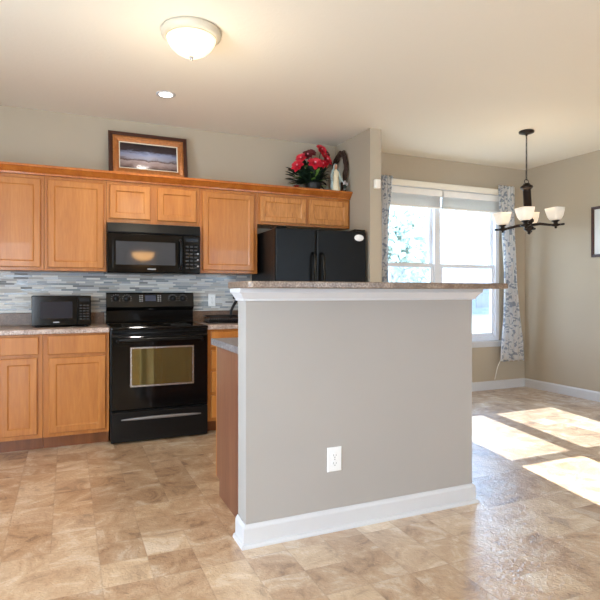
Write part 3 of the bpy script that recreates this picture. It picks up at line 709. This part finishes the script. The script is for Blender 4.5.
# ------------------------------------------------------------------ ceiling lamps
fx, fyy = .675, 3.155
cl = thing('ceiling_light', (fx, fyy, H), 'round flush ceiling light with a glowing glass bowl', 'ceiling light')
build('pan', MB().lathe([(.172, H-.0005), (.176, H-.012), (.174, H-.032), (.160, H-.044), (.146, H-.048), (.146, H-.0005)], (fx, fyy, 0), 48), 'pan_cream', cl)
build('glass_bowl', MB().lathe([(.145, H-.049), (.140, H-.064), (.122, H-.094), (.094, H-.122), (.060, H-.142), (.022, H-.151), (.004, H-.152)], (fx, fyy, 0), 48), 'bowl_glow', cl)
build('finial', MB().lathe([(.012, H-.1525), (.014, H-.158), (.007, H-.166), (.009, H-.171), (.002, H-.176)], (fx, fyy, 0), 16), 'silver', cl)
dx, dy = .706, 4.235
dl = thing('recessed_light', (dx, dy, H), 'small recessed downlight glowing white in the ceiling', 'ceiling light')
build('trim_ring', MB().lathe([(.075, H-.0005), (.075, H-.005), (.060, H-.009), (.052, H-.006), (.052, H-.0005)], (dx, dy, 0), 40, cap=False), 'white_trim', dl)
build('lens', MB().lathe([(.051, H-.0006), (.051, H-.005), (.03, H-.007), (.004, H-.0075)], (dx, dy, 0), 32), 'can_glow', dl)
o = lamp('downlight_bulb', 'SPOT', (dx, dy, H-.03), 34, (1, .93, .84), spot_size=2.4, spot_blend=.8, shadow_soft_size=.05)

lamp('ceiling_bulb', 'POINT', (fx, fyy, H-.62), 15, (1, .86, .66), shadow_soft_size=.15)
# chandelier
hx, hy = 4.049, 3.808
ch = thing('chandelier', (hx, hy, H), 'dark bronze chandelier with four frosted glass shades by the window', 'chandelier')
build('canopy', MB().lathe([(.066, H-.0005), (.072, H-.008), (.068, H-.020), (.040, H-.030), (.012, H-.036), (.008, H-.05)], (hx, hy, 0), 32), 'bronze', ch)
cm = MB(); zc = H-.045; n = 17; pitch = (zc-2.275)/n
for i in range(n):
    a = PI/2*(i % 2); z = zc-pitch*(i+.5); L = pitch*.68
    cm.tube([(hx+.007*math.cos(q)*math.cos(a), hy+.007*math.cos(q)*math.sin(a), z+L*math.sin(q)) for q in [2*PI*k/14 for k in range(14)]], .0022, 6, closed=True)
cm.tube([(hx+.003*math.sin(i), hy+.003*math.cos(i), zc-(zc-2.27)*i/20) for i in range(21)], .0018, 5)
build('chain', cm, 'bronze', ch)
build('hanging_loop', MB().tube([(hx+.026*math.cos(q), hy, 2.258+.020*math.sin(q)) for q in [2*PI*k/20 for k in range(20)]], .0035, 8, closed=True), 'bronze', ch)
th0 = math.radians(-23.647)
ax = Vector((math.cos(th0), math.sin(th0), 0)); ay = Vector((-math.sin(th0), math.cos(th0), 0))
piv = Vector((hx, hy, 2.24)); tilt = Matrix.Translation(piv) @ Matrix.Rotation(-math.radians(3.0), 4, -ay) @ Matrix.Translation(-piv)
tilt = Matrix.Translation(piv) @ Matrix.Rotation(-math.radians(3.0), 4, ay) @ Matrix.Translation(-piv)
hp = lambda p: tilt @ Vector(p)
build('column', MB().lathe([(.010, 2.245), (.030, 2.240), (.036, 2.226), (.056, 2.214), (.060, 2.200), (.050, 2.188), (.036, 2.180), (.038, 2.16), (.038, 1.90), (.050, 1.885), (.050, 1.868), (.032, 1.855), (.034, 1.825), (.046, 1.815), (.046, 1.795), (.028, 1.785), (.012, 1.772), (.016, 1.760), (.004, 1.748)], (hx, hy, 0), 28).xf(tilt), 'bronze', ch)
for i in range(4):
    a = th0+math.radians((-20, 62, 157, -120)[i]); d = Vector((math.cos(a), math.sin(a), 0)); R = .235
    c = Vector((hx, hy, 0))
    ar = build('arm', MB().tube([hp(c+d*.03+Vector((0, 0, 1.838))), hp(c+d*.10+Vector((0, 0, 1.842))), hp(c+d*(R-.06)+Vector((0, 0, 1.826))), hp(c+d*R+Vector((0, 0, 1.816))), hp(c+d*(R+.075)+Vector((0, 0, 1.822)))], [.013, .014, .012, .012, .010], 10), 'bronze', ch)
    e = c+d*R
    build('cup', MB().lathe([(.006, 1.785), (.014, 1.792), (.010, 1.803), (.045, 1.812), (.048, 1.822), (.020, 1.832), (.020, 1.846), (.036, 1.856), (.038, 1.862)], e, 20).xf(tilt), 'bronze', ar)
    # squared bowl shade: outer skin, rim, inner skin
    def sq(hw, z, r): return [tuple(tilt @ Vector((e.x+math.cos(a+PI/4)*px-math.sin(a+PI/4)*py, e.y+math.sin(a+PI/4)*px+math.cos(a+PI/4)*py, z))) for px, py in round_rect(-hw, hw, -hw, hw, r, 5)]
    sh = [sq(.034, 1.864, .02), (sq(.046, 1.872, .026)), sq(.058, 1.900, .03), sq(.066, 1.940, .030), sq(.071, 1.980, .028), sq(.067, 1.981, .026), sq(.061, 1.940, .026), sq(.052, 1.902, .026), sq(.036, 1.878, .020)]
    build('lamp_shade', MB().rings(sh, True), 'shade_glow_dim' if i == 0 else 'shade_glow_warm', ar)
lamp('chandelier_bulbs', 'POINT', (hx, hy, 2.12), 6, (1, .78, .52), shadow_soft_size=.2)

# pendant behind the camera, seen as a reflection in the mounted microwave
px_, py_ = 1.447, -2.2
pd = thing('pendant_light', (px_, py_, H), 'amber glass bowl pendant in the room behind', 'pendant light')
build('rod', MB().tube([(px_, py_, H-.002), (px_, py_, 2.02)], .008), 'pendant_metal', pd)
build('glass_bowl', MB().lathe([(.225, 2.02), (.215, 1.96), (.165, 1.90), (.09, 1.865), (.01, 1.855)], (px_, py_, 0), 32), 'pendant_glow', pd)

# ------------------------------------------------------------------ window dressing
def blind(x0, x1, label):
    t = thing('window_blind', ((x0+x1)/2, 4.99, 2.17), label, 'blind', 'raised white blinds')
    build('valance', MB().prism([(5.02, 2.295), (4.965, 2.295), (4.960, 2.300), (4.960, 2.368), (4.966, 2.374), (5.02, 2.374)], x0, x1, 'x'), 'blind_vinyl', t)
    sl = MB(); n = 14
    for i in range(n):
        z = 2.182+i*.0078
        sl.prism([(5.018, z), (4.992, z+.003), (4.968, z+.001), (4.968, z+.0035), (4.992, z+.0056), (5.018, z+.0026)], x0+.006, x1-.006, 'x')
    tag(build('slats', sl, 'blind_vinyl', t), kind='stuff')
    build('bottom_rail', B(x0+.005, x1-.005, 4.968, 5.018, 2.160, 2.180), 'blind_vinyl', t, bevel=.003)
    return t
b1 = blind(3.205, 3.972, 'left raised white blind at the top of the dining window')
b2 = blind(3.990, 4.850, 'right raised white blind at the top of the dining window')
tag(build('cord', MB().tube([(4.842, 4.963, 2.30), (4.87, 4.955, 1.9), (4.90, 4.935, 1.2), (4.89, 4.935, .62), (4.86, 4.95, .40), (4.825, 4.985, .28), (4.80, 5.006, .125)], .004, 8), 'cream_rod', b2), 'hanging pull cord')
rod = thing('curtain_rod', (4.05, 4.95, 2.40), 'wide flat cream curtain rod across the window top', 'curtain rod')
def rodz(x): return 2.408
build('flat_rod', MB().prism([(4.930, 2.375), (4.924, 2.382), (4.922, 2.408), (4.924, 2.436), (4.930, 2.443), (4.938, 2.443), (4.938, 2.375)], 3.062, 5.035, 'x'), 'cream_rod', rod)
for x0, x1 in ((3.055, 3.0615), (5.0355, 5.042)): build('bracket', B(x0, x1, 4.922, YW-.001, 2.370, 2.448), 'cream_rod', rod, bevel=.002)

def curtain(stations, label, seed, wave=.013, nf=7):
    # stations: (z, x_left, x_right)
    rg = random.Random(seed); NU, NV = 72, 44; grid = []
    zs = [s[0] for s in stations]
    def at(z):
        for (za, la, ra), (zb, lb, rb) in zip(stations, stations[1:]):
            if za >= z >= zb:
                u = (za-z)/(za-zb); return la+(lb-la)*u, ra+(rb-ra)*u
        return stations[-1][1:]
    for side in (0, 1):
        for j in range(NV+1):
            z = zs[0]+(zs[-1]-zs[0])*j/NV; l, r = at(z); row = []
            for i in range(NU+1):
                u = i/NU; f = math.sin(2*PI*nf*u+.9*math.sin(3*u+j*.03)+seed)
                amp = wave*(.75+.5*j/NV)
                yy = 4.897+amp*f*.85+(.0022 if side else 0)
                if z > 2.36: yy = 4.905+.006*f+(.0022 if side else 0)
                row.append((l+(r-l)*u+.004*math.sin(4*PI*nf*u+j*.05), yy, z+.006*math.sin(2*PI*nf*u) * (1 if j in (0, NV) else 0)))
            grid.append(row)
    W = NU+1; vs = [p for r in grid for p in r]; off = W*(NV+1); fs = []
    for j in range(NV):
        for i in range(NU):
            a = j*W+i; fs.append((a, a+1, a+W+1, a+W)); fs.append((off+a, off+a+W, off+a+W+1, off+a+1))
    for j in range(NV):
        for i in (0, NU): a = j*W+i; fs.append((a, a+W, off+a+W, off+a))
    for i in range(NU):
        for j in (0, NV): a = j*W+i; fs.append((a, a+1, off+a+1, off+a))
    m = MB().add(vs, fs, True)
    return tag(build('curtain', m, 'curtain_cloth'), label, 'curtain', 'white and blue curtains')
curtain([(2.462, 3.10, 3.262), (2.28, 3.11, 3.235), (2.0, 3.12, 3.195), (1.5, 3.12, 3.185), (.9, 3.11, 3.19), (.36, 3.10, 3.21)], 'narrow white patterned curtain left of the dining window', 1, nf=4)
curtain([(2.485, 4.765, 5.028), (2.2, 4.775, 5.015), (1.7, 4.845, 5.035), (1.3, 4.845, 5.06), (.9, 4.835, 5.11), (.56, 4.80, 5.165), (.355, 4.785, 5.18)], 'white and blue patterned curtain right of the dining window', 2, nf=5)

sw = tag(build('wall_box', MB().rings([[(x, y, z) for x, z in round_rect(2.657+d, 2.718-d, 2.176+d, 2.262-d, .008)] for d, y in ((0, 4.3275), (0, 4.302), (.004, 4.296))]), 'cream_rod'), 'small cream box mounted on the end of the alcove wall', 'wall box')
# frame on the right wall
rf = thing('framed_picture', (XR-.015, 3.76, 1.58), 'dark framed pale picture on the right wall', 'picture')
def yring(y0, y1, z0, z1, lst): return [[(x, y0+d, z0+d), (x, y1-d, z0+d), (x, y1-d, z1-d), (x, y0+d, z1-d)] for d, x in lst]
build('outer_frame', MB().rings(yring(3.46, 4.080, 1.58, 2.132, [(0, XR-.001), (0, XR-.022), (.004, XR-.026), (.026, XR-.022), (.030, XR-.012), (.030, XR-.001)]), loop=True), 'dark_frame', rf)
build('mat_board', MB().rings(yring(3.46, 4.080, 1.58, 2.132, [(.0305, XR-.002), (.0305, XR-.010), (.12, XR-.010), (.12, XR-.002)]), loop=True), 'mat_board', rf)
build('print', B(XR-.009, XR-.003, 3.581, 3.934, 1.701, 2.011), 'print_pale', rf)
